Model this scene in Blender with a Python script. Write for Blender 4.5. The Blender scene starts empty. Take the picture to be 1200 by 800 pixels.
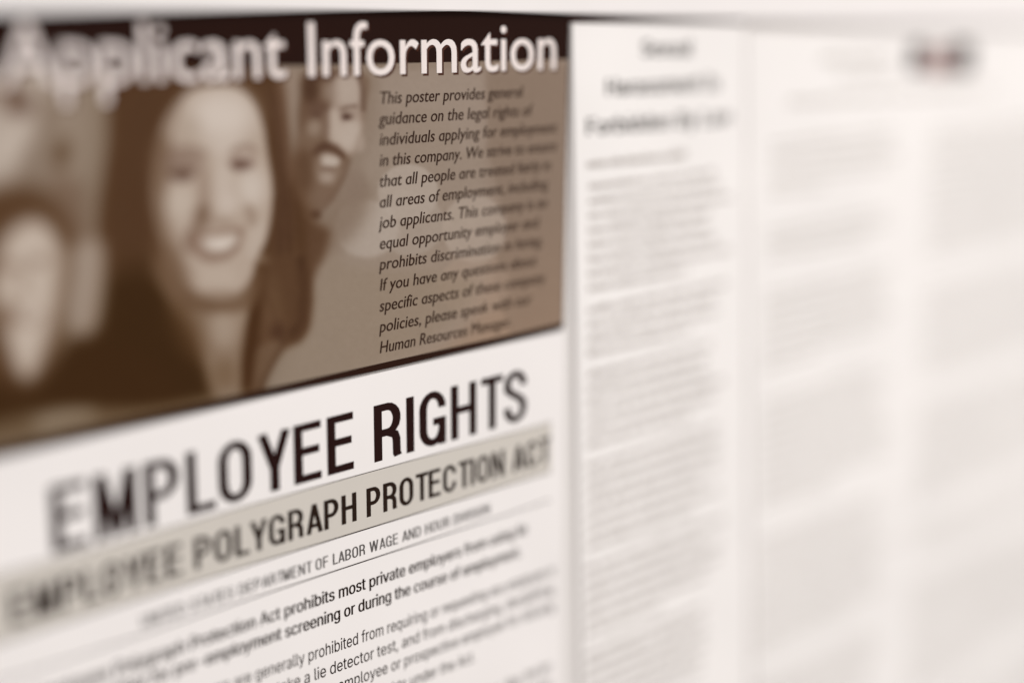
import bpy, bmesh, math, os, random
import numpy as np
from mathutils import Vector

random.seed(7)
rng = np.random.RandomState(11)
sc = bpy.context.scene
COL = sc.collection

# ------------------------------------------------------------------ camera
F_PX, PH_W, PH_H = 1950.0, 1200.0, 800.0          # focal length in pixels of the 1200 x 800 photograph
PITCH = math.atan(370.0 / F_PX)
YAW = math.atan(F_PX / (1730.0 * math.cos(PITCH)))
AX = Vector((math.sin(YAW) * math.cos(PITCH), math.cos(YAW) * math.cos(PITCH), -math.sin(PITCH)))
RT = Vector((math.cos(YAW), -math.sin(YAW), 0.0))
UP = RT.cross(AX)
FRONT = -0.0040                                    # plane of the printed paper faces (y), wall at y = 0
FOCUS_UV = (446.0, 500.0)
FOCUS_D = 0.45
CAM_H = 1.50
_r = AX + RT * ((FOCUS_UV[0] - 600) / F_PX) - UP * ((FOCUS_UV[1] - 400) / F_PX)
CAM = Vector((0.0, FRONT - _r.y * FOCUS_D, CAM_H))
cam_d = bpy.data.cameras.new("camera")
cam_d.sensor_width = 36.0
cam_d.lens = 36.0 * F_PX / PH_W
cam_d.clip_start, cam_d.clip_end = 0.01, 50.0
cam_d.dof.use_dof = True
cam_d.dof.focus_distance = FOCUS_D
cam_d.dof.aperture_fstop = 1.8
cam_d.dof.aperture_blades = 9
cam = bpy.data.objects.new("camera", cam_d)
COL.objects.link(cam)
cam.location = CAM
cam.rotation_euler = AX.to_track_quat('-Z', 'Y').to_euler()
sc.camera = cam

# ------------------------------------------------------------------ world, lamps, exposure
w = bpy.data.worlds.new("World")
sc.world = w
w.use_nodes = True
w.node_tree.nodes["Background"].inputs[0].default_value = (1.0, 0.965, 0.94, 1)
w.node_tree.nodes["Background"].inputs[1].default_value = 0.62
def area_lamp(name, loc, target, sx, sy, power, col):
    d = bpy.data.lights.new(name, 'AREA')
    d.shape, d.size, d.size_y, d.energy, d.color = 'RECTANGLE', sx, sy, power, col
    o = bpy.data.objects.new(name, d)
    o.location = loc
    o.rotation_euler = (Vector(target) - Vector(loc)).to_track_quat('-Z', 'Y').to_euler()
    COL.objects.link(o)
    return o
area_lamp("ceiling_lamp", (1.3, -1.5, 2.6), (0.6, 0, 1.45), 1.3, 0.6, 32.0, (1.0, 0.965, 0.94))
sc.view_settings.view_transform = 'Standard'
sc.view_settings.look = 'None'
sc.view_settings.gamma = 1.0
sc.view_settings.exposure = 0.0
sc.view_settings.use_curve_mapping = False

# ------------------------------------------------------------------ survey: photograph pixel <-> point on the wall plane
def W(u, v, y=FRONT):
    r = AX + RT * ((u - 600) / F_PX) - UP * ((v - 400) / F_PX)
    p = CAM + r * ((y - CAM.y) / r.y)
    return p.x, p.z
def inv(X, Z, y=FRONT):
    dx, dy, dz = X - CAM.x, y - CAM.y, Z - CAM.z
    d = dx * AX.x + dy * AX.y + dz * AX.z
    a = dx * RT.x + dy * RT.y + dz * RT.z
    b = dx * UP.x + dy * UP.y + dz * UP.z
    return 600 + F_PX * a / d, 400 - F_PX * b / d

# ------------------------------------------------------------------ materials
def lin(c):
    return tuple(((x / 255.0) / 12.92 if x / 255.0 <= 0.04045 else ((x / 255.0 + 0.055) / 1.055) ** 2.4) for x in c)
def mat(name, rgb, rough=0.42, var=0.03, scale=60.0, spec=0.06, bump=0.02, attr=None, wave=0.0):
    m = bpy.data.materials.new(name)
    m.use_nodes = True
    nt = m.node_tree
    b = nt.nodes["Principled BSDF"]
    b.inputs["Roughness"].default_value = rough
    b.inputs["Specular IOR Level"].default_value = spec
    tc = nt.nodes.new("ShaderNodeTexCoord")
    n = nt.nodes.new("ShaderNodeTexNoise")
    n.inputs["Scale"].default_value = scale
    n.inputs["Detail"].default_value = 5
    nt.links.new(tc.outputs["Object"], n.inputs["Vector"])
    mr = nt.nodes.new("ShaderNodeMapRange")
    mr.inputs["To Min"].default_value, mr.inputs["To Max"].default_value = 1 - var, 1 + var
    nt.links.new(n.outputs["Fac"], mr.inputs["Value"])
    mx = nt.nodes.new("ShaderNodeMix")
    mx.data_type, mx.blend_type = 'RGBA', 'MULTIPLY'
    mx.inputs["Factor"].default_value = 1
    if attr:
        a = nt.nodes.new("ShaderNodeAttribute")
        a.attribute_name = attr
        nt.links.new(a.outputs["Color"], mx.inputs["A"])
    else:
        mx.inputs["A"].default_value = (*rgb, 1)
    nt.links.new(mr.outputs["Result"], mx.inputs["B"])
    nt.links.new(mx.outputs["Result"], b.inputs["Base Color"])
    n2 = nt.nodes.new("ShaderNodeTexNoise")
    n2.inputs["Scale"].default_value = 900
    nt.links.new(tc.outputs["Object"], n2.inputs["Vector"])
    bp = nt.nodes.new("ShaderNodeBump")
    bp.inputs["Strength"].default_value = bump
    bp.inputs["Distance"].default_value = 0.0004
    nt.links.new(n2.outputs["Fac"], bp.inputs["Height"])
    if wave:
        n3 = nt.nodes.new("ShaderNodeTexNoise")
        n3.inputs["Scale"].default_value = 9
        nt.links.new(tc.outputs["Object"], n3.inputs["Vector"])
        b3 = nt.nodes.new("ShaderNodeBump")
        b3.inputs["Strength"].default_value = wave
        b3.inputs["Distance"].default_value = 0.02
        nt.links.new(n3.outputs["Fac"], b3.inputs["Height"])
        nt.links.new(b3.outputs["Normal"], bp.inputs["Normal"])
    nt.links.new(bp.outputs["Normal"], b.inputs["Normal"])
    return m
M_WALL = mat("wall_paint", (0.74, 0.71, 0.69), 0.7, 0.03, 12, bump=0.2)
M_RAIL = mat("white_plastic", (0.80, 0.765, 0.755), 0.45)
M_BOARD = mat("dark_board", lin((50, 22, 12)), 0.5)
M_GAP = mat("grey_backing", (0.70, 0.67, 0.65), 0.6)
M_PAPER = mat("white_paper", (0.82, 0.785, 0.77), 0.42, 0.035, 16, wave=0.3)
M_PAPER2 = mat("white_paper_cool", (0.83, 0.80, 0.782), 0.42, 0.045, 14, wave=0.35)
M_PHOTO = mat("sepia_print", (1, 1, 1), 0.38, 0.02, 200, attr="print")
M_BLACK = mat("brown_black_ink", lin((32, 10, 3)), 0.5)
M_INK = mat("maroon_black_ink", lin((34, 12, 9)), 0.5)
M_INKB = mat("brown_ink", lin((36, 22, 14)), 0.5)
M_GREY = mat("grey_ink", lin((88, 84, 82)), 0.5)
M_TINY = mat("faint_text_ink", lin((168, 160, 154)), 0.5)
M_PALE = mat("pale_grey_ink", lin((182, 175, 168)), 0.45)
M_TAUPE = mat("taupe_band_ink", lin((201, 195, 187)), 0.42)
M_WHITE = mat("white_ink", (0.78, 0.70, 0.67), 0.4)
M_SHADE = mat("title_drop_shadow_ink", lin((70, 40, 30)), 0.4)
M_PARA = mat("paragraph_ink", lin((48, 28, 18)), 0.5)
M_SEPH = mat("dark_border_ink", lin((40, 18, 8)), 0.4)
M_MARKR = mat("dull_pink_ink", lin((165, 138, 134)), 0.45)

# ------------------------------------------------------------------ object helpers
def link_mesh(name, verts, faces, m, parent=None, **props):
    me = bpy.data.meshes.new(name)
    me.from_pydata(verts, [], faces)
    me.materials.append(m)
    me.update()
    o = bpy.data.objects.new(name, me)
    COL.objects.link(o)
    if parent is not None:
        o.parent = parent
        o.matrix_parent_inverse = parent.matrix_world.inverted() if False else o.matrix_parent_inverse
        for v in me.vertices:
            v.co -= parent.location
    for k, val in props.items():
        o[k] = val
    return o
def thing(name, loc, label, category, group=None):
    o = bpy.data.objects.new(name, None)
    o.empty_display_size = 0.02
    COL.objects.link(o)
    o.location = loc
    o["label"], o["category"] = label, category
    if group:
        o["group"] = group
    return o
def slab(quad, y0, y1, bev=0.0002):
    """quad: 4 (X,Z) corners clockwise from top left as seen from the room; a sheet with rounded-off front edge"""
    cx = sum(p[0] for p in quad) / 4
    cz = sum(p[1] for p in quad) / 4
    vs = []
    for (y, k) in ((y0, 0.0), (y1 + bev, 0.0), (y1, bev)):
        for (x, z) in quad:
            vs.append((x - math.copysign(k, x - cx), y, z - math.copysign(k, z - cz)))
    fs = [(8, 11, 10, 9), (0, 1, 2, 3)]
    for r in (0, 4):
        for i in range(4):
            j = (i + 1) % 4
            fs.append((r + i, r + 4 + i, r + 4 + j, r + j))
    return vs, fs
def quad_uv(*pts, y=FRONT):
    return [W(u, v, y) for u, v in pts]
class Print:
    """flat ink laid on a face: collects polygons at one height"""
    def __init__(s, y):
        s.v, s.f, s.y = [], [], y
    def poly(s, pts, dy=0.0):
        i = len(s.v)
        s.v += [(x, s.y - dy, z) for x, z in pts]
        s.f.append(tuple(range(i, i + len(pts))))
    def mesh(s, vv, ff, dy=0.0):
        i = len(s.v)
        s.v += [(x, s.y - dy, z) for x, z in vv]
        s.f += [tuple(a + i for a in f) for f in ff]
    def build(s, name, m, parent, **props):
        return link_mesh(name, s.v, s.f, m, parent, **props)

# ------------------------------------------------------------------ lettering 1: round humanist face of the header (Blender's own font)
FONTS = {"human": bpy.data.fonts.load('<builtin>')}
try:
    FONTS["grot"] = bpy.data.fonts.load(os.path.join(bpy.utils.resource_path('LOCAL'), 'datafiles', 'fonts', 'Inter.woff2'))
except Exception:
    FONTS["grot"] = FONTS["human"]
_cache = {}
def _txt(s, font, res=4):
    c = bpy.data.curves.new("lettering", 'FONT')
    c.body, c.font, c.size, c.resolution_u, c.fill_mode = s, FONTS[font], 1.0, res, 'BOTH'
    o = bpy.data.objects.new("lettering", c)
    COL.objects.link(o)
    bpy.context.view_layer.update()
    ev = o.evaluated_get(bpy.context.evaluated_depsgraph_get())
    me = bpy.data.meshes.new_from_object(ev)
    vv = [(v.co.x, v.co.y) for v in me.vertices]
    ff = [tuple(p.vertices) for p in me.polygons]
    bpy.data.meshes.remove(me)
    bpy.data.objects.remove(o)
    bpy.data.curves.remove(c)
    return vv, ff
def _width(s, font):
    k = ("w", s, font)
    if k not in _cache:
        vv, _ = _txt(s, font, 2)
        _cache[k] = max(v[0] for v in vv) - min(v[0] for v in vv)
    return _cache[k]
def glyph(ch, font):
    k = (ch, font)
    if k in _cache:
        return _cache[k]
    adv = _width("H" + ch + "H", font) - _width("HH", font)
    if ch == " ":
        _cache[k] = ([], [], adv)
        return _cache[k]
    if ch == "\u0251":                                     # single-storey a: a q cut off at the baseline
        vv, ff = _txt("q", font)
        bm = bmesh.new()
        bv = [bm.verts.new((x, y, 0)) for x, y in vv]
        for f in ff:
            try:
                bm.faces.new([bv[i] for i in f])
            except ValueError:
                pass
        bmesh.ops.bisect_plane(bm, geom=bm.verts[:] + bm.edges[:] + bm.faces[:], plane_co=(0, 0.0, 0), plane_no=(0, -1, 0), clear_outer=True)
        bm.verts.index_update()
        vv = [(v.co.x, v.co.y) for v in bm.verts]
        ff = [tuple(v.index for v in f.verts) for f in bm.faces]
        bm.free()
        adv = _width("HqH", font) - _width("HH", font)
    else:
        vv, ff = _txt(ch, font)
    _cache[k] = (vv, ff, adv)
    return _cache[k]
_capm = {}
def cap(font):
    if font not in _capm:
        vv, _ = _txt("H", font)
        _capm[font] = max(v[1] for v in vv)
    return _capm[font]

# ------------------------------------------------------------------ lettering 2: narrow grotesque capitals drawn as strokes
def arc(cx, cy, rx, ry, a0, a1, n=9):
    return [(cx + rx * math.cos(math.radians(a0 + (a1 - a0) * i / n)), cy + ry * math.sin(math.radians(a0 + (a1 - a0) * i / n))) for i in range(n + 1)]
def caps_def(ch, t):
    h = t / 2
    H = t * 0.88 / 2
    def rnd(w, a_list):
        return a_list
    if ch == "E": w = .46; return w, [[(h, 0), (h, 1)], [(h, 1 - H), (w, 1 - H)], [(h, .53), (w * .93, .53)], [(h, H), (w, H)]]
    if ch == "F": w = .43; return w, [[(h, 0), (h, 1)], [(h, 1 - H), (w, 1 - H)], [(h, .51), (w * .93, .51)]]
    if ch == "L": w = .43; return w, [[(h, 0), (h, 1)], [(h, H), (w, H)]]
    if ch == "T": w = .46; return w, [[(w / 2, 0), (w / 2, 1)], [(0, 1 - H), (w, 1 - H)]]
    if ch == "I": w = t; return w, [[(h, 0), (h, 1)]]
    if ch == "H": w = .52; return w, [[(h, 0), (h, 1)], [(w - h, 0), (w - h, 1)], [(h, .53), (w - h, .53)]]
    if ch == "M": w = .58; return w, [[(h, 0), (h, 1)], [(w - h, 0), (w - h, 1)], [(h * 1.3, 1), (w / 2, 0.02)], [(w - h * 1.3, 1), (w / 2, 0.02)]]
    if ch == "N": w = .53; return w, [[(h, 0), (h, 1)], [(w - h, 0), (w - h, 1)], [(h * 1.1, 1), (w - h * 1.1, 0)]]
    if ch == "Y": w = .52; return w, [[(w / 2, 0), (w / 2, .42)], [(h * .9, 1), (w / 2, .38)], [(w - h * .9, 1), (w / 2, .38)]]
    if ch == "V": w = .52; return w, [[(h * .9, 1), (w / 2, .0)], [(w - h * .9, 1), (w / 2, 0)]]
    if ch == "W": w = .80; return w, [[(h * .9, 1), (w * .27, 0)], [(w * .27, 0), (w / 2, 1)], [(w / 2, 1), (w * .73, 0)], [(w * .73, 0), (w - h * .9, 1)]]
    if ch == "A": w = .54; return w, [[(h * .9, 0), (w / 2, 1)], [(w - h * .9, 0), (w / 2, 1)], [(w * .22, .27), (w * .78, .27)]]
    if ch in "OCGUDSQ":
        w = .52
        l, r, b, tp = h, w - h, H, 1 - H
        rx, ry = (r - l) / 2, .25
        cx = w / 2
        top = arc(cx, tp - ry, rx, ry, 180, 0)
        bot = arc(cx, b + ry, rx, ry, 0, -180)
        if ch == "O": return w, [top + [(r, b + ry)] + bot[1:] + [(l, tp - ry)]]
        if ch == "U": return w, [[(l, 1), (l, b + ry)] + arc(cx, b + ry, rx, ry, 180, 360)[1:] + [(r, 1)]]
        if ch == "C": return w, [[(r, .66)] + arc(cx, tp - ry, rx, ry, 0, 180) + arc(cx, b + ry, rx, ry, 180, 360) + [(r, .36)]]
        if ch == "G": return w, [[(r, .68)] + arc(cx, tp - ry, rx, ry, 0, 180) + arc(cx, b + ry, rx, ry, 180, 350), [(r, 0), (r, .50)], [(w * .52, .50 - H), (r, .50 - H)]]
        if ch == "D": return w, [[(h, 0), (h, 1)], [(h, tp), (w * .42, tp)] + arc(w * .42, tp - .26, r - w * .42, .26, 90, 0) + arc(w * .42, b + .26, r - w * .42, .26, 0, -90) + [(h, b)]]
        if ch == "S":
            w = .49
            l, r = h, w - h
            cx, rx = w / 2, (r - l) / 2
            pts = [(r, .70)] + arc(cx, tp - .20, rx, .20, 0, 180) + [(l + .005, .66), (l + .06, .60), (cx, .525), (r - .06, .44), (r, .36)] + arc(cx, b + .20, rx, .20, 0, -180) + [(l, .31)]
            return w, [pts]
    if ch in "PRB":
        w = .50
        tp, r = 1 - H, w - h * 1.05
        mid = .45 if ch == "P" else .48
        ry = (tp - mid) / 2
        bowl = [(h, tp), (w * .5, tp)] + arc(w * .5, tp - ry, r - w * .5, ry, 90, -90) + [(h, mid)]
        s = [[(h, 0), (h, 1)], bowl]
        if ch == "R": s.append([(w * .5, mid), (r - .035, mid - .07), (r - .01, mid - .16), (r - .005, .07), (r + .02, 0)])
        if ch == "B":
            ry2 = (mid - H) / 2
            s.append([(w * .5, mid)] + arc(w * .5, mid - ry2, r - w * .5 + .01, ry2, 90, -90) + [(h, H)])
        return w, s
    raise KeyError(ch)
def strip(pts, t):
    L, R = [], []
    n = len(pts)
    clean = [pts[0]]
    for p in pts[1:]:
        if math.hypot(p[0] - clean[-1][0], p[1] - clean[-1][1]) > 1e-4:
            clean.append(p)
    pts = clean
    n = len(pts)
    closed = math.hypot(pts[0][0] - pts[-1][0], pts[0][1] - pts[-1][1]) < 1e-3 and n > 3
    for i, p in enumerate(pts):
        a = pts[i - 1] if i > 0 else (pts[-2] if closed else None)
        b = pts[i + 1] if i < n - 1 else (pts[1] if closed else None)
        ds = []
        for (q0, q1) in ((a, p), (p, b)):
            if q0 is not None and q1 is not None:
                d = math.hypot(q1[0] - q0[0], q1[1] - q0[1])
                ds.append(((q1[0] - q0[0]) / d, (q1[1] - q0[1]) / d))
        tx = sum(d[0] for d in ds)
        ty = sum(d[1] for d in ds)
        m = math.hypot(tx, ty)
        tx, ty = tx / m, ty / m
        c = max(.6, tx * ds[0][0] + ty * ds[0][1])
        hx = t / 2 if abs(tx) < .5 else t / 2 * (.88 + .12 * (1 - abs(tx)))
        nx, ny = -ty * hx / c, tx * hx / c
        L.append((p[0] + nx, p[1] + ny))
        R.append((p[0] - nx, p[1] - ny))
    v = L + R
    f = [(i, i + n, i + 1 + n, i + 1) for i in range(n - 1)]
    return v, f
def caps_layout(s, t, gap=.10, space=.24):
    x, out, starts = 0.0, [], []
    for ch in s:
        starts.append(x)
        if ch == " ":
            x += space
            continue
        w, st = caps_def(ch, t)
        g = gap * (.55 if ch in "YTVA" else 1)
        for pl in st:
            v, f = strip(pl, t)
            out.append(([(a + x, b) for a, b in v], f))
        x += w + (g * .45 if ch in "LT" else g)
    starts.append(x - gap)
    return out, starts

def flat(v):  # clip letter feet sticking out of the cap height
    return [(a, min(1.0, max(0.0, b))) for a, b in v]
def place_caps(P, s, t, i0, i1, a0, a1, caph, clipit=True, **kw):
    """a0,a1: photograph points of the baseline under the characters i0 / end i1; caph: cap height in wall metres"""
    out, st = caps_layout(s, t, **kw)
    (X0, Z0), (X1, Z1) = W(*a0), W(*a1)
    Z = (Z0 + Z1) / 2
    k = (X1 - X0) / (st[i1] - st[i0])
    print("CAPS", s, "xscale/cap", round(k / caph, 3), "tilt", round((Z1 - Z0)/(X1-X0), 5), "Z", round(Z0,4))
    n = 0
    for v, f in out:
        P.mesh([(X0 + (a - st[i0]) * k, Z0 + (Z1 - Z0) * (a - st[i0]) / (st[i1] - st[i0]) + b * caph) for a, b in flat(v)], f, n * 0.000004)
        n = (n + 1) % 5
    return X0 - st[i0] * k, X0 + (st[-1] - st[i0]) * k, Z
def place_text(P, s, font, i0, i1, a0, a1, caph, shear=0.0, smear=0.0, Z=None, P2=None, off=(0, 0)):
    pens, x = [], 0.0
    for ch in s:
        pens.append(x)
        x += glyph(ch, font)[2]
    pens.append(x)
    (X0, Z0), (X1, Z1) = W(*a0), W(*a1)
    if Z is not None:
        Z0 = Z1 = Z
    tl = (Z1 - Z0) / (X1 - X0)
    k = (X1 - X0) / (pens[i1] - pens[i0])
    kz = caph / cap(font)
    print("TEXT", s[:24], "xscale/zscale", round(k / kz, 3), "tilt", round((Z1 - Z0)/(X1-X0), 5), "Z", round(Z0,4))
    for i, ch in enumerate(s):
        vv, ff, _ = glyph(ch, font)
        if not vv:
            continue
        base = X0 + (pens[i] - pens[i0]) * k
        for q, sm in enumerate(([0.0] if smear == 0 else [-smear, 0.0, smear])):
            P.mesh([(base + (a * k) + shear * b * kz + sm * kz + off[0], Z0 + tl * (base + a * k - X0) + b * kz + off[1]) for a, b in vv], ff, q * 0.000004)
    return Z

def zspan(u, v0, v1):
    return abs(W(u, v0)[1] - W(u, v1)[1])

# ================================================================== THE SETTING
Xl = W(-420, 400)[0]
Xr = W(1330, 400)[0] + 0.25
wall_v, wall_f = slab([(Xl - .5, 1.95), (Xr + 1.2, 1.95), (Xr + 1.2, .9), (Xl - .5, .9)], 0.06, 0.0)
wall = link_mesh("wall", wall_v, wall_f, M_WALL)
wall["kind"] = "structure"

# ================================================================== BACKING BOARD
Ztop_dark = W(400, 13)[1]
board = thing("notice_board", (0, 0, 1.2), "dark brown backing board edge showing as a thin dark strip above the white notices", "board")
yb = FRONT + 0.0012
zb = W(300, 8)[1]
v, f = slab([(Xl, zb), (Xr, zb), (Xr, 1.02), (Xl, 1.02)], 0.0, yb)
link_mesh("backing_panel", v, f, M_GAP, board)
# dark strip of the board under the rail, up to the middle notice's right edge
x0 = Xl + 0.0005
x1 = W(874, 24)[0]
P = Print(yb - 0.0002)
za = W(400, 9)[1]
P.poly([(x0, za), (x1, za), (x1, W(880, 40)[1]), (x0, W(880, 40)[1])])
P.build("dark_strip", M_BOARD, board)

# ------------------------------------------------------------------ white rail over the notices
rail = thing("frame_rail", (0, 0, 1.55), "white rail running along the top above all the posters", "rail")
yr = FRONT - 0.0025
pts = [(-420, 17), (-100, 16.5), (0, 16), (200, 13.5), (400, 12.5), (560, 13.5), (700, 17), (873, 23.0), (1000, 27), (1200, 31), (1330, 33)]
top = W(300, -150)[1]
vs, fs = [], []
for (u, vv_) in pts:
    X, Z = W(u, vv_, yr)
    vs += [(X, yr + .0004, Z), (X, yr, Z + .0004), (X, yr, top), (X, 0, top), (X, 0, Z)]
n = len(pts)
for i in range(n - 1):
    for q in range(5):
        fs.append((i * 5 + q, (i + 1) * 5 + q, (i + 1) * 5 + (q + 1) % 5, i * 5 + (q + 1) % 5))
fs += [(0, 1, 2, 3, 4), tuple((n - 1) * 5 + q for q in (4, 3, 2, 1, 0))]
link_mesh("rail_profile", vs, fs, M_RAIL, rail)

# ================================================================== POSTER 1: photo header
Y0 = FRONT
E1, E2, E3 = 0.00002, 0.00006, 0.00010
poster = thing("applicant_poster", (0, 0, 1.45), "sepia photo poster of smiling people titled Applicant Information", "poster")
Xlp = W(-420, 300)[0]
ztp = W(400, 10)[1]
xr_t, zr_t = W(668, 15)
xr_b, zr_b = W(661, 385)
zbm = (W(661, 384)[1] + W(250, 477)[1]) / 2
# follow the slightly sloping foot of the photo
xb_l, zb_l = W(250, 478)
quad = [(Xlp, ztp), (xr_t, ztp), (xr_b, zr_b), (Xlp, zb_l + (Xlp - xb_l) * (zr_b - zb_l) / (xr_b - xb_l))]
v, f = slab(quad, yb, Y0)
link_mesh("poster_sheet", v, f, M_SEPH, poster)

# ---- the sepia photograph: painted tone by tone, then laid on a fine grid as printed colour
CW, CH, OX = 1110, 640, 440                         # canvas: u from -440 to 670, v from 0 to 640
cv = np.zeros((CH, CW, 3))
UU, VV = np.meshgrid(np.arange(CW) - OX, np.arange(CH))
def blur(a, s):
    r = max(1, int(3 * s))
    k = np.exp(-.5 * (np.arange(-r, r + 1) / s) ** 2)
    k /= k.sum()
    a = np.pad(a, r, mode='edge')
    a = np.apply_along_axis(lambda m: np.convolve(m, k, 'valid'), 0, a)
    return np.apply_along_axis(lambda m: np.convolve(m, k, 'valid'), 1, a)
def comp(mask, x0, y0, col, op=1.0):
    h_, w_ = mask.shape
    sl = cv[y0:y0 + h_, x0:x0 + w_]
    sl += (np.array(col, float) - sl) * (mask * op)[..., None]
def smooth(pts, n=6):
    out = []
    N = len(pts)
    for i in range(N):
        p0, p1, p2, p3 = pts[i - 1], pts[i], pts[(i + 1) % N], pts[(i + 2) % N]
        for k in range(n):
            t = k / n
            out.append(tuple(.5 * ((2 * p1[a]) + (-p0[a] + p2[a]) * t + (2 * p0[a] - 5 * p1[a] + 4 * p2[a] - p3[a]) * t * t + (-p0[a] + 3 * p1[a] - 3 * p2[a] + p3[a]) * t ** 3) for a in (0, 1)))
    return out
def poly(pts, col, s=2.0, op=1.0, curved=True):
    if curved:
        pts = smooth(pts)
    xs = [p[0] for p in pts]
    ys = [p[1] for p in pts]
    pad = int(3 * s) + 2
    x0 = max(0, int(min(xs)) + OX - pad); x1 = min(CW, int(max(xs)) + OX + pad)
    y0 = max(0, int(min(ys)) - pad); y1 = min(CH, int(max(ys)) + pad)
    if x1 <= x0 or y1 <= y0:
        return
    gx, gy = UU[y0:y1, x0:x1] + .0, VV[y0:y1, x0:x1] + .013
    ins = np.zeros(gx.shape, bool)
    N = len(pts)
    for i in range(N):
        ax_, ay_ = pts[i]
        bx_, by_ = pts[(i + 1) % N]
        if ay_ == by_:
            continue
        c = ((ay_ > gy) != (by_ > gy)) & (gx < (bx_ - ax_) * (gy - ay_) / (by_ - ay_) + ax_)
        ins ^= c
    comp(blur(ins.astype(float), s), x0, y0, col, op)
def ell(cx, cy, rx, ry, col, s=2.0, op=1.0, rot=0.0):
    c, d = math.cos(math.radians(rot)), math.sin(math.radians(rot))
    poly([(cx + rx * math.cos(t) * c - ry * math.sin(t) * d, cy + rx * math.cos(t) * d + ry * math.sin(t) * c) for t in np.linspace(0, 2 * math.pi, 20, endpoint=False)], col, s, op, False)
def line(pts, wd, col, s=1.0, op=1.0):
    v_, f_ = strip(pts, wd)
    n_ = len(v_) // 2
    poly(v_[:n_] + v_[n_:][::-1], col, s, op, False)

# backdrop of the print
cv[:] = (142, 124, 108)
g = np.clip((UU - 400) / 270.0, 0, 1)[..., None]
cv += (np.array([150, 130, 114.]) - cv) * g
q = (np.clip((UU - 380) / 280.0, 0, 1) * np.clip((VV - 230) / 170.0, 0, 1))[..., None]
cv += (np.array([176, 142, 114.]) - cv) * q * .75
q = (np.clip((VV - 330) / 100.0, 0, 1) * np.clip((430 - UU) / 100.0, 0, 1))[..., None]
cv += (np.array([134, 118, 100.]) - cv) * q * .5
# second (far left) people, out of the picture to the left
poly([(-440, 120), (-260, 90), (-170, 200), (-150, 480), (-440, 560)], (80, 54, 34), 12)
ell(-250, 300, 48, 90, (182, 163, 148), 9)
# back-left figure, light sleeve and dark folds
poly([(-120, 150), (-20, 60), (70, 60), (62, 110), (28, 160), (8, 225), (-60, 300), (-140, 330)], (182, 166, 152), 9)
ell(22, 122, 16, 15, (92, 66, 52), 5, .95)
ell(4, 108, 24, 10, (110, 84, 66), 7, .6)
poly([(60, 75), (120, 62), (128, 120), (118, 210), (92, 240), (60, 200), (52, 140)], (150, 132, 115), 8)
ell(72, 180, 9, 19, (92, 68, 46), 5, .95, 10)
poly([(60, 205), (100, 215), (120, 235), (110, 290), (90, 300), (70, 250)], (118, 94, 76), 7, .7)
ell(18, 165, 14, 36, (200, 184, 170), 6, .7, 35)
ell(105, 165, 13, 36, (162, 144, 126), 6, .6)
line([(50, 150), (62, 120), (88, 102)], 8, (112, 90, 72), 4, .6)
poly([(110, 75), (135, 72), (130, 200), (112, 290), (96, 220)], (138, 120, 102), 6, .8)
# far right light shirt + lighter discs: laminate reflections painted into the print colour
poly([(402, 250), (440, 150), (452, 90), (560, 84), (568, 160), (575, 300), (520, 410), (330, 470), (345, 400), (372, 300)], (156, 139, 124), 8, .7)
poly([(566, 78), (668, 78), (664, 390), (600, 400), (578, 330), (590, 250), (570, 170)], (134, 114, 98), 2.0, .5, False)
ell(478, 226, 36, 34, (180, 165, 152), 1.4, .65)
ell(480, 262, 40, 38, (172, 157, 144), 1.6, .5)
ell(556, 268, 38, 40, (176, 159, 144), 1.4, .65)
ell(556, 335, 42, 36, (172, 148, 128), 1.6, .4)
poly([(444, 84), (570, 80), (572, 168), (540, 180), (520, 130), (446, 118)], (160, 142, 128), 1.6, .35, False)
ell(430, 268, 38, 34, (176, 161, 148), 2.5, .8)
poly([(385, 300), (410, 312), (470, 318), (560, 330), (500, 400), (400, 440), (330, 468), (330, 420)], (146, 128, 108), 6, .5)
# man: tones given on an enlarged frame of his head
def frame(k, ox, oy, sf=1.0):
    T = lambda p: (ox + p[0] / k, oy + p[1] / k)
    return (lambda pts, col, s=2.0, op=1.0: poly([T(p) for p in pts], col, s * sf, op),
            lambda x, y, rx, ry, col, s=2.0, op=1.0, rot=0.0: ell(*T((x, y)), rx / k, ry / k, col, s * sf, op, rot),
            lambda pts, wd, col, s=1.0, op=1.0: line([T(p) for p in pts], wd / k, col, s * sf, op))
mp, me_, ml = frame(4.21, 330, 75)
mp([(280, 690), (380, 560), (440, 640), (400, 780), (300, 900), (130, 960), (60, 860), (70, 760), (160, 770)], (130, 110, 93), 8, .75)
me_(355, 600, 60, 90, (138, 119, 104), 5, .8)
mp([(110, 60), (410, 50), (408, 230), (392, 330), (360, 420), (320, 500), (275, 620), (200, 710), (150, 765), (108, 700), (66, 560), (58, 430), (82, 300), (95, 150)], (120, 97, 79), 3)
me_(142, 125, 46, 85, (76, 52, 36), 4, .9)
me_(108, 250, 20, 90, (92, 67, 50), 4, .7)
me_(250, 62, 140, 26, (84, 60, 46), 3, .8)
me_(260, 140, 55, 60, (150, 130, 115), 5, .85)
mp([(270, 60), (385, 64), (398, 230), (392, 330), (372, 400), (345, 450), (310, 440), (262, 395), (240, 330), (240, 230), (262, 150)], (166, 146, 131), 3, .9)
mp([(285, 60), (375, 70), (385, 150), (372, 200), (300, 205), (275, 140)], (180, 162, 148), 4, .8)
me_(180, 222, 62, 45, (102, 78, 63), 4, .85)
ml([(125, 215), (170, 205), (225, 225)], 18, (96, 72, 58), 2.4, .7)
me_(168, 255, 30, 13, (86, 62, 50), 2.2, .75)
me_(158, 315, 40, 42, (152, 132, 115), 3.5, .85)
me_(110, 260, 22, 70, (112, 88, 70), 4, .6)
mp([(235, 230), (278, 235), (300, 330), (330, 400), (270, 400), (232, 370)], (184, 166, 151), 2.6, .8)
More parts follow.
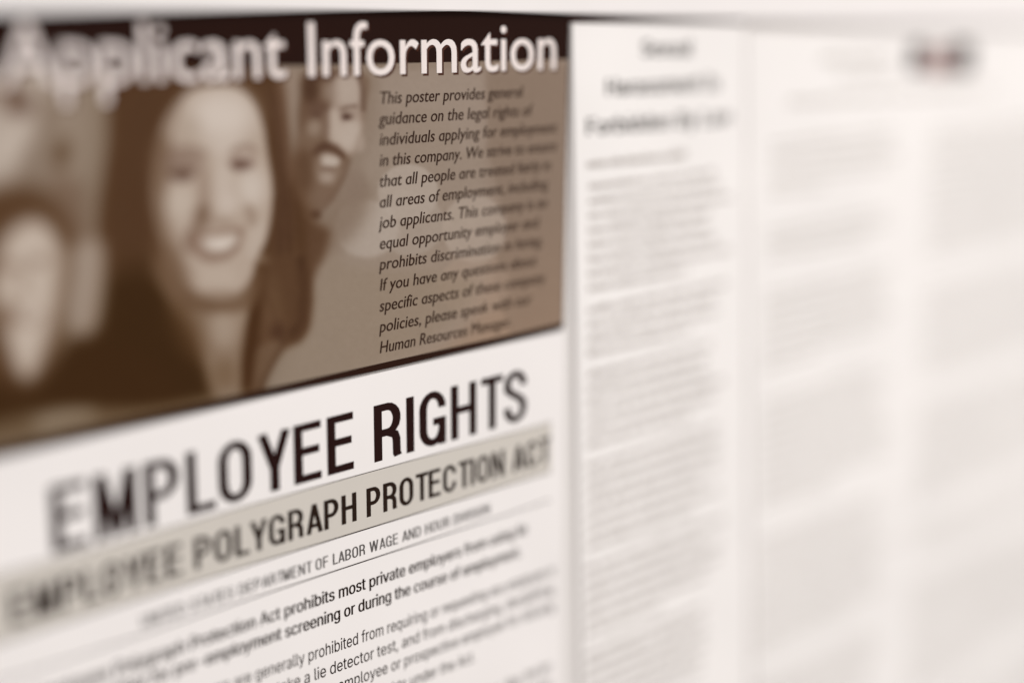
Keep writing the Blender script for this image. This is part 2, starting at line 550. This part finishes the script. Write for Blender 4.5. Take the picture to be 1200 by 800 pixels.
me_(218, 300, 18, 70, (126, 103, 88), 2.4, .7)
mp([(300, 290), (360, 280), (392, 300), (380, 380), (350, 430), (310, 420), (290, 350)], (188, 171, 157), 4, .8)
ml([(288, 228), (325, 212), (372, 208)], 17, (112, 90, 77), 1.6, .85)
me_(322, 260, 30, 17, (92, 69, 58), 1.8, .9)
me_(318, 264, 13, 12, (78, 56, 48), 1.2, .85)
me_(345, 250, 16, 8, (150, 130, 116), 1.4, .5)
me_(388, 395, 22, 42, (168, 149, 134), 2.5, .8)
ml([(385, 60), (402, 130), (402, 232)], 24, (106, 84, 70), 1.8, .85)
me_(108, 530, 50, 115, (92, 67, 48), 5, .8)
mp([(150, 440), (170, 408), (208, 384), (250, 400), (296, 428), (316, 458), (298, 468), (250, 440), (195, 440), (158, 456)], (84, 59, 44), 2.2, .9)
ml([(235, 385), (262, 405), (285, 400)], 12, (104, 78, 64), 1.5, .6)
me_(228, 520, 62, 84, (146, 125, 108), 4, .75)
mp([(196, 452), (245, 448), (290, 474), (272, 502), (240, 510), (205, 500)], (184, 168, 154), 2.2, .9)
me_(240, 482, 38, 15, (188, 172, 158), 2, .7)
me_(228, 518, 40, 9, (112, 88, 74), 1.8, .75)
me_(222, 560, 36, 28, (170, 151, 136), 3, .8)
me_(215, 650, 48, 42, (124, 101, 84), 4, .8)
ml([(334, 470), (310, 550), (270, 630), (215, 705), (165, 745)], 16, (106, 82, 66), 2.2, .75)
me_(163, 745, 34, 24, (82, 57, 40), 2.4, .9)
mp([(30, 560), (80, 620), (130, 740), (150, 830), (60, 900), (10, 800)], (104, 78, 57), 6, .8)
poly([(334, 200), (346, 222), (358, 252), (372, 262), (386, 272), (380, 300), (366, 330), (360, 385), (330, 400), (320, 300)], (92, 66, 46), 4.5, .9)
poly([(346, 180), (352, 215), (364, 250), (356, 262), (344, 240), (338, 205)], (100, 74, 54), 4, .7)
# strip between woman and man
poly([(326, 84), (348, 84), (345, 130), (340, 165), (330, 170), (326, 120)], (150, 130, 114), 3, .9)
# woman: hair mass and dark jacket
poly([(132, 88), (190, 70), (300, 74), (328, 92), (336, 150), (342, 215), (356, 250), (360, 300), (356, 385), (330, 410), (312, 440), (298, 472), (220, 492), (140, 500), (60, 505), (40, 470), (70, 420), (88, 392), (104, 340), (112, 300), (116, 240), (126, 170)], (86, 60, 38), 4)
poly([(118, 330), (190, 300), (232, 350), (250, 480), (150, 500), (40, 512), (30, 470), (80, 400), (108, 392)], (64, 41, 16), 10)
poly([(150, 120), (180, 110), (190, 200), (172, 280), (150, 300), (136, 220)], (84, 58, 38), 10, .6)
poly([(316, 110), (328, 120), (338, 200), (346, 270), (326, 300), (318, 260), (320, 190)], (82, 56, 38), 5, .7)
poly([(332, 90), (337, 150), (343, 205), (338, 215), (330, 170), (324, 110)], (112, 86, 68), 3, .7)
# jacket right
poly([(300, 318), (326, 300), (358, 298), (358, 350), (352, 385), (328, 404), (306, 420), (304, 360)], (92, 66, 45), 4)
line([(352, 300), (357, 340), (353, 380), (338, 394)], 7, (66, 42, 24), 3, .8)
line([(322, 388), (332, 400), (318, 424), (304, 456)], 5, (70, 46, 28), 2, .8)

poly([(306, 345), (318, 340), (338, 398), (322, 412), (308, 400)], (112, 86, 64), 5, .5)
line([(306, 330), (318, 360), (332, 392)], 3, (76, 50, 32), 2, .6)
# neck and collar
np_, ne, nl = frame(3.158, 60, 280)
np_([(400, 60), (780, 60), (758, 140), (748, 250), (712, 400), (700, 575), (610, 590), (570, 480), (510, 340), (440, 220)], (142, 120, 100), 5)
ne(610, 228, 130, 34, (100, 76, 56), 6, .9)
ne(640, 325, 52, 75, (168, 148, 129), 6, .9)
ne(690, 260, 40, 60, (160, 139, 119), 5, .6)
ne(500, 330, 48, 140, (92, 66, 42), 8, .7, -22)
ne(640, 500, 50, 60, (118, 94, 70), 6, .7)
nl([(778, 90), (765, 200), (745, 330), (730, 450), (728, 570)], 46, (74, 47, 24), 2.6, .95)
ne(830, 215, 26, 95, (104, 79, 56), 5, .6, -10)
ne(838, 345, 30, 32, (76, 50, 33), 4.5, .8)
nl([(935, 110), (945, 220), (930, 330), (900, 372)], 40, (86, 60, 40), 4, .8)
np_([(770, 400), (850, 380), (830, 450), (760, 570), (745, 560), (752, 480)], (116, 93, 73), 3, .8)
nl([(858, 372), (830, 440), (790, 500), (750, 575)], 12, (84, 60, 42), 2.4, .5)
# face
fp, fe, fl = frame(2.857, 160, 85, .62)
fp([(230, 46), (330, 48), (388, 96), (424, 180), (438, 270), (454, 380), (450, 480), (432, 560), (402, 620), (382, 690), (330, 748), (260, 760), (190, 726), (130, 664), (90, 590), (64, 480), (56, 380), (68, 280), (84, 190), (120, 118), (170, 66)], (180, 160, 143), 3.6)
fp([(50, 300), (90, 200), (120, 260), (105, 400), (115, 520), (160, 640), (200, 720), (120, 660), (70, 540)], (132, 108, 88), 8, .85)
fe(96, 640, 56, 90, (104, 78, 56), 12, .5, -25)
fe(285, 145, 112, 90, (207, 192, 180), 18, .95)
fe(160, 190, 60, 55, (176, 157, 140), 9, .6)
fe(300, 245, 60, 40, (200, 184, 171), 8, .7)
fe(155, 305, 66, 46, (142, 119, 104), 7, .85)
fl([(98, 290), (135, 262), (185, 254), (235, 278)], 22, (132, 108, 93), 4, .7)
fe(150, 342, 42, 19, (100, 75, 62), 4, .95)
fe(150, 352, 16, 12, (88, 62, 52), 3, .7)
fe(145, 435, 56, 58, (194, 177, 161), 13, .85)
fe(225, 400, 22, 90, (152, 129, 112), 5, .7)
fe(218, 485, 28, 48, (120, 96, 78), 6, .85, 12)
fe(292, 370, 28, 110, (200, 184, 171), 9, .75)
fe(308, 440, 34, 34, (198, 181, 168), 5, .7)
fe(352, 290, 52, 44, (168, 146, 131), 5, .65)
fl([(318, 268), (345, 246), (380, 246), (402, 268)], 14, (142, 119, 104), 2.8, .7)
fe(352, 308, 40, 20, (108, 82, 70), 3.2, .95)
fe(348, 314, 16, 14, (92, 67, 58), 2.2, .7)
fe(365, 280, 16, 8, (190, 172, 158), 2, .5)
fe(385, 385, 44, 66, (206, 192, 180), 13, .85)
fe(280, 500, 50, 12, (150, 128, 111), 4, .6)
fe(384, 480, 18, 44, (152, 130, 113), 4, .75, -15)
fe(184, 560, 24, 42, (112, 87, 71), 5, .85, 10)
fp([(170, 545), (215, 535), (280, 528), (345, 515), (362, 530), (345, 580), (310, 618), (250, 636), (205, 618), (180, 590)], (146, 121, 104), 3.5, .9)
fp([(222, 556), (280, 548), (335, 540), (330, 572), (296, 596), (250, 598), (226, 582)], (204, 189, 176), 4, .9)
fe(280, 572, 34, 16, (216, 202, 190), 4, .6)
fl([(205, 608), (255, 628), (305, 616), (345, 580)], 18, (138, 113, 97), 3, .6)
fe(275, 684, 70, 34, (188, 169, 152), 11, .85)
fp([(60, 560), (110, 640), (170, 710), (240, 758), (330, 752), (390, 690), (410, 620), (425, 700), (380, 790), (240, 800), (100, 740)], (112, 87, 66), 6, .75)
fe(400, 560, 26, 70, (190, 173, 158), 5, .6, 15)
fe(270, 745, 90, 16, (140, 117, 97), 4.5, .7)
# hair strands over the temples
for q in range(16):
    x_ = 128 + q * 4.1
    line([(x_ + 30, 98), (x_ + 10, 150), (x_ - 2 + q * .3, 230), (x_ - 6, 330)], 2.4, ((104, 78, 56), (68, 44, 26))[q % 2], 1.8, .45)
for q in range(5):
    line([(306 + q * 4, 96), (318 + q * 4.2, 140), (324 + q * 4, 220), (322 + q * 6, 300)], 2.2, ((110, 84, 64), (72, 48, 32))[q % 2], 1.6, .5)
# left person
poly([(-60, 250), (-20, 222), (40, 218), (76, 250), (90, 300), (82, 350), (40, 470), (-60, 470)], (92, 66, 44), 8)
poly([(-2, 300), (10, 272), (40, 256), (62, 272), (74, 305), (70, 350), (58, 395), (44, 432), (32, 448), (18, 430), (4, 385), (-10, 350)], (196, 178, 162), 6)
ell(46, 306, 10, 6, (132, 108, 92), 4, .85)
ell(16, 312, 9, 6, (128, 104, 88), 4, .85)
line([(30, 312), (26, 340), (34, 348)], 6, (150, 128, 110), 4, .8)
line([(14, 366), (30, 378), (50, 368)], 7, (128, 102, 86), 4, .8)
ell(33, 370, 10, 4, (208, 194, 182), 3, .8)
poly([(66, 290), (76, 310), (70, 360), (50, 420), (40, 430), (58, 370)], (150, 128, 108), 5, .6)
ell(8, 368, 10, 16, (112, 86, 66), 6, .85)
ell(2, 315, 9, 8, (140, 114, 96), 6, .7)
poly([(86, 290), (118, 282), (122, 330), (112, 385), (88, 392), (80, 360), (84, 320)], (166, 148, 132), 6, .9)
poly([(-60, 430), (20, 452), (60, 440), (120, 400), (200, 440), (210, 500), (60, 512), (-80, 530)], (66, 42, 17), 10, .95)
# pale table edge at the foot of the print
poly([(-100, 528), (0, 494), (60, 480), (100, 478), (180, 478), (252, 462), (290, 458), (270, 486), (100, 520), (-100, 575)], (140, 122, 101), 6, .6)
ell(76, 492, 40, 10, (164, 148, 128), 6, .8, -10)
poly([(80, 492), (250, 468), (250, 482), (80, 512)], (112, 92, 70), 4, .5)
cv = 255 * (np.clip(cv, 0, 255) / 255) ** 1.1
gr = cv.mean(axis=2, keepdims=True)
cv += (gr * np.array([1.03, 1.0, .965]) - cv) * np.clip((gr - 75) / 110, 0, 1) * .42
cv = np.clip(cv + blur(rng.randn(CH, CW), 1.2)[..., None] * 3.0, 0, 255)

ledge = lambda X: zb_l + (X - xb_l) * (zr_b - zb_l) / (xr_b - xb_l)
NX, NZ = 620, 330
xs = np.linspace(Xlp, 1, NX)
pv, pf, pc = [], [], []
ztop_ph = W(500, 14)[1]
for j in range(NZ + 1):
    tj = j / NZ
    for i in range(NX + 1):
        ti = i / NX
        # column spacing widens to the left like the print's need for detail
        s_ = ti ** 0.75
        # right edge runs from (xr_t, top) to (xr_b, foot)
        z_ = None
        xr_ = xr_t + (xr_b - xr_t) * tj - 0.0006
        X = Xlp + (xr_ - Xlp) * s_
        z1 = ledge(X) + 0.0019
        Z = ztop_ph + (z1 - ztop_ph) * tj
        pv.append((X, Y0 - E1, Z))
for j in range(NZ):
    for i in range(NX):
        a = j * (NX + 1) + i
        pf.append((a, a + NX + 1, a + NX + 2, a + 1))
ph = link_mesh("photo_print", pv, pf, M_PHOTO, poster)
pa = np.array(pv)
u_, v_ = inv(pa[:, 0], pa[:, 2])
ui = np.clip(u_ + OX, 0, CW - 1.001)
vi = np.clip(v_, 0, CH - 1.001)
x0i, y0i = ui.astype(int), vi.astype(int)
fx, fy = (ui - x0i)[:, None], (vi - y0i)[:, None]
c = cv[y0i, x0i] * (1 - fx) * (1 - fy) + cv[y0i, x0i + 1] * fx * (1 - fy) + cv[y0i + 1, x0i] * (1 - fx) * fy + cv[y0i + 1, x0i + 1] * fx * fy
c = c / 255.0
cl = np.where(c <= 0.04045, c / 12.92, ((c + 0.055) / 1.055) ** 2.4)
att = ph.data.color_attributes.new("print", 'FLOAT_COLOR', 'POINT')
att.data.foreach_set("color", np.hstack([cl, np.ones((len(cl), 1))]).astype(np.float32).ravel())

# header band
P = Print(Y0 - E2)
zt, zbnd = W(500, 12.5)[1], W(500, 73.5)[1]
P.poly([(Xlp + .001, zt), (xr_t - .0003, zt), (xr_t - .0008, zbnd), (Xlp + .001, zbnd)])
P.build("header_band", M_BLACK, poster)
# title with its printed drop shadow
T_ = "Applicant Information"
caph = zspan(365, 26.5, 90.5)
z_t = W(507, 86)[1]
P = Print(Y0 - E2 - 0.00002)
place_text(P, T_, "human", 10, 21, (356, 90), (654, 82), caph, shear=.0, smear=.006, Z=z_t, off=(0.0007, -0.0006))
P.build("title_shadow", M_SHADE, poster)
P = Print(Y0 - E3)
place_text(P, T_, "human", 10, 21, (356, 90), (654, 82), caph, shear=.0, smear=.006, Z=z_t)
P.build("title_lettering", M_WHITE, poster)

paras = [("This poster provides general", 612), ("guidance on the legal rights of", 622), ("individuals applying for employment", 652),
         ("in this company. We strive to ensure", 652), ("that all people are treated fairly in", 645), ("all areas of employment, including", 641),
         ("job applicants. This company is an", 641), ("equal opportunity employer and", 631), ("prohibits discrimination in hiring.", 636),
         ("If you have any questions about", 628), ("specific aspects of these company", 638), ("policies, please speak with our", 622), ("Human Resources Manager.", 599)]
chp = zspan(445, 107.5, 122)
for i, (s, ue) in enumerate(paras):
    v0 = 122 + 24.3 * i
    Z = W(446, v0)[1]
    X0, X1 = W(444, v0)[0], None
    # end pixel on the same wall height
    ve = v0
    for _ in range(4):
        ve = ve + (Z - W(ue, ve)[1]) * -(1 / ((W(ue, ve)[1] - W(ue, ve + 1)[1])))
        ve = float(ve)
    s2 = s.replace("a", "\u0251")
    P = Print(Y0 - E3)
    place_text(P, s2, "human", 0, len(s2), (444, v0), (ue, ve), chp, shear=.17, smear=.006, Z=Z)
    P.build("text_line", M_PARA, poster)

# ================================================================== NOTICE 2: employee rights
rights = thing("rights_notice", (0, 0, 1.35), "white notice headed EMPLOYEE RIGHTS below the sepia photo poster", "notice")
xr2_t, xr2_b = W(662, 390)[0], W(659, 800)[0]
gapz = 0.0007
quad = [(Xlp, quad[3][1] - gapz), (xr2_t, zr_b - gapz), (xr2_b, W(660, 1150)[1]), (Xlp, W(660, 1150)[1])]
v, f = slab(quad, yb, Y0 + 0.0001)
link_mesh("paper_sheet", v, f, M_PAPER, rights)
Yn = Y0 + 0.0001
YN = Yn - 0.00003
P = Print(YN - 0.00005)
place_caps(P, "EMPLOYEE RIGHTS", .145, 0, 15, (62, 649), (617, 491), zspan(442, 475.5, 541.5), gap=.105, space=.27)
P.build("title_lettering", M_INK, rights)
# taupe band
P = Print(YN)
(xa, zA), (xb, zB) = W(300, 591), W(646, 493)
(xa2, zC), (xb2, zD) = W(300, 661), W(646, 550)
zt2, zb2 = (zA + zB) / 2, (zC + zD) / 2
print("band tilt", (zB - zA)/(xb-xa), (zD - zC)/(xb-xa))
zta, ztb = zA, zB
P.poly([(Xlp + .002, zt2), (xb, zt2), (xb, zb2), (Xlp + .002, zb2)])
P.build("heading_band", M_TAUPE, rights)
P = Print(YN - 0.00005)
place_caps(P, "EMPLOYEE POLYGRAPH PROTECTION ACT", .15, 19, 33, (430, 606), (643, 541), zspan(432, 572, 605.5), gap=.10, space=.26)
P.build("subtitle_lettering", M_INKB, rights)
for zz, th in ((zt2 + .0001, .0002), (zb2, .00032), ((W(240, 719)[1] + W(537.5, 619.5)[1]) / 2, .00032)):
    P = Print(YN - 0.00003)
    P.poly([(Xlp + .002, zz), (xb, zz), (xb, zz - th), (Xlp + .002, zz - th)])
    P.build("rule_line", M_INKB, rights)
P = Print(YN - 0.00005)
place_caps(P, "UNITED STATES DEPARTMENT OF LABOR WAGE AND HOUR DIVISION", .12, 28, 56, (390.5, 661.5), (574, 601), zspan(392, 647, 660), gap=.13, space=.3)
P.build("text_line", M_GREY, rights)
chb = zspan(400, 683, 697)
def body(s, w0, w1, a0, a1, m=M_INKB, ch=chb, smear=0.0, parent=rights, font="grot"):
    i0 = s.index(w0)
    i1 = s.rindex(w1) + len(w1)
    P = Print(YN - 0.00005)
    place_text(P, s, font, i0, i1, a0, a1, ch, smear=smear)
    P.build("text_line", m, parent)
body("The Employee Polygraph Protection Act prohibits most private employers from using lie", "prohibits", "employers", (333, 723), (541, 651), M_INKB, smear=.016)
body("detector tests either for pre-employment screening or during the course of employment.", "screening", "employment.", (334, 747), (611, 651), M_INKB, smear=.016)
body("Employers are generally prohibited from requiring or requesting any employee or", "generally", "or", (299, 797), (651, 672))
body("job applicant to take a lie detector test, and from discharging, disciplining,", "lie", "disciplining,", (368, 797), (651, 693))
body("or discriminating against an employee or prospective employee for refusing", "employee", "refusing", (396, 810), (650, 714))
body("to take a test or for exercising other rights under the Act.", "rights", "Act.", (444, 818), (557, 774))
bodyl = ["Federal, State and local governments are not affected by the law. Also, the law", "does not apply to tests given by the Federal Government to certain private", "individuals engaged in national security-related activities."]
ZL = [W(646, 784 + 20.5 * k)[1] for k in range(3)]
X_l = W(60, 900)[0]
for k, s in enumerate(bodyl):
    P = Print(YN - 0.00005)
    place_text(P, s, "grot", 0, len(s), (0, 0), (100, 0), chb, Z=ZL[k]) if False else None
    pens = sum(glyph(ch_, "grot")[2] for ch_ in s)
    kz = chb / cap("grot")
    x = W(646 if k < 2 else 520, 790)[0] - pens * kz * .80
    for ch_ in s:
        vv, ff, ad = glyph(ch_, "grot")
        if vv:
            P.mesh([(x + a * kz * .80, ZL[k] + b * kz) for a, b in vv], ff)
        x += ad * kz * .80
    P.build("text_line", M_INKB, rights)

# ================================================================== NOTICE 3: narrow white notice
law = thing("law_notice", (0, 0, 1.35), "narrow white notice headed Sexual Harassment Is Forbidden By Law", "notice")
Xl_t, Xl_b = W(669.5, 26)[0], W(681, 800)[0]
Xr_t, Xr_b = W(873, 30)[0], W(878, 800)[0]
zt3 = W(770, 27.5)[1]
zbot = 1.08
def xat(x_t, x_b, v_b, z):  # edge extrapolated to height z
    return x_t + (x_b - x_t) * (zt3 - z) / (zt3 - v_b)
zL8, zR8 = W(681, 800)[1], W(878, 800)[1]
v, f = slab([(Xl_t, zt3), (Xr_t, zt3), (xat(Xr_t, Xr_b, zR8, zbot), zbot), (xat(Xl_t, Xl_b, zL8, zbot), zbot)], yb, Y0 - 0.0003, bev=.0003)
link_mesh("paper_sheet", v, f, M_PAPER2, law)
Y3 = Y0 - 0.0003 - 0.00005
P = None
def yplace(s, font, ua, ub, vb, ch_px, m, smear, parent, y):
    P = Print(y)
    um = (ua + ub) / 2
    Z = W(um, vb)[1]
    def onz(u):
        v_ = vb
        for _ in range(5):
            v_ += (W(u, v_)[1] - Z) / (W(u, v_)[1] - W(u, v_ + 1)[1])
        return (u, v_)
    place_text(P, s, font, 0, len(s), onz(ua), onz(ub), zspan(um, vb - ch_px, vb), smear=smear, Z=Z)
    P.build("heading_line", m, parent)
yplace("Sexual", "grot", 750, 810, 66, 19, M_GREY, .03, law, Y3)
yplace("Harassment Is", "grot", 708, 842, 109, 19, M_GREY, .03, law, Y3)
yplace("Forbidden By Law", "grot", 685, 856, 152, 19, M_GREY, .03, law, Y3)
def curl(Z):
    """paper hangs a touch out of level lower down"""
    return -min(.03, max(0.0, (1.37 - Z) * .3))
def word_bars(P, X0, X1, Z, h, cover=.8, last=1.0):
    """a line of print too small to read: word-length runs of letter-like strokes"""
    x, xe = X0, X0 + (X1 - X0) * last
    tl, Xm, Zb = curl(Z), (X0 + X1) / 2, Z
    while x < xe:
        wl = min(random.uniform(2, 9) * h * .85, xe - x)
        t = x
        x += random.uniform(0, .4) * h
        while t < x + wl - h * .1:
            hh = h * random.choice((.68, .68, .68, 1.0))
            Z = Zb + tl * (t - Xm)
            P.poly([(t, Z), (t + h * .5 * cover, Z), (t + h * .5 * cover, Z + hh), (t, Z + hh)])
            t += h * .56
        x += wl + h * .6
def column(parent, y, ul0, ur0, v_top, v_bot, pitch_px, u_ref, h_frac, m, para=(5, 9), cover=.8, gap=1.2, seedv=1, vedge=None):
    random.seed(seedv)
    zt_, zb_ = W(u_ref, v_top)[1], W(u_ref, v_bot)[1]
    pitch = zspan(u_ref, v_top, v_top + pitch_px)
    xl, xr = W(ul0, 400)[0], W(ur0, 400)[0]
    z, k, lim = zt_, 0, random.randint(*para)
    while z > zb_:
        last = random.uniform(.82, 1.0)
        k += 1
        if k >= lim:
            last = random.uniform(.35, .8)
        P = Print(y)
        word_bars(P, xl, xr, z, pitch * h_frac, cover, last)
        P.build("text_line", m, parent)
        z -= pitch
        if k >= lim:
            z -= pitch * gap
            k, lim = 0, random.randint(*para)
# small sub-heading, then paragraphs
P = Print(Y3)
word_bars(P, W(687, 196)[0], W(800, 190)[0], W(687, 197)[1], zspan(687, 187, 197), .9)
P.build("text_line", M_TINY, law)
column(law, Y3, 688, 852, 222, 1050, 17.2, 690, .46, M_TINY, (4, 9), .9, .55, 5)

# ================================================================== NOTICE 4: wide white notice at the right
wide = thing("two_column_notice", (0, 0, 1.35), "wide white notice with two faint text columns and a dark mark at its head", "notice")
zt4 = W(1000, 37)[1]
Xw0, Xw1 = W(876, 30)[0], W(883, 800)[0]
zw8 = W(883, 800)[1]
v, f = slab([(Xw0, zt4), (Xr - .05, zt4), (Xr - .05, zbot), (Xw0 + (Xw1 - Xw0) * (zt4 - zbot) / (zt4 - zw8), zbot)], yb, Y0 + 0.0001)
link_mesh("paper_sheet", v, f, M_PAPER2, wide)
Y4 = Y0 + 0.0001 - 0.00005
for (ua, ub, vb, hp) in ((962, 1040, 74, 10), (985, 1045, 92, 8), (925, 1160, 124, 9)):
    P = Print(Y4)
    word_bars(P, W(ua, vb)[0], W(ub, vb)[0], W(ua, vb)[1], zspan(ua, vb - hp, vb), .7)
    P.build("heading_line", M_PALE, wide)
column(wide, Y4, 897, 1052, 172, 1150, 14.5, 900, .40, M_PALE, (3, 12), .8, 2.2, 21)
column(wide, Y4, 1082, 1300, 160, 1150, 13.0, 1085, .40, M_PALE, (3, 12), .75, 2.4, 33)
# dark two-block mark
def blk(u0, u1, v0, v1, name, m):
    P = Print(Y4 - .00002)
    (xA, zA_), (xB, zB_) = W(u0, v0), W(u1, v1)
    zA_, zB_ = W((u0 + u1) / 2, v0)[1], W((u0 + u1) / 2, v1)[1]
    r = 0.18 * abs(zA_ - zB_)
    P.poly([(xA + r, zA_), (xB - r, zA_), (xB, zA_ - r), (xB, zB_ + r), (xB - r, zB_), (xA + r, zB_), (xA, zB_ + r), (xA, zA_ - r)])
    P.build(name, m, mark_parent)
mark_parent = wide
blk(1066, 1083, 50, 85, "mark_block", M_INK)
blk(1115, 1139, 50, 86, "mark_block", M_INK)
blk(1086, 1113, 56, 88, "mark_panel", M_MARKR)
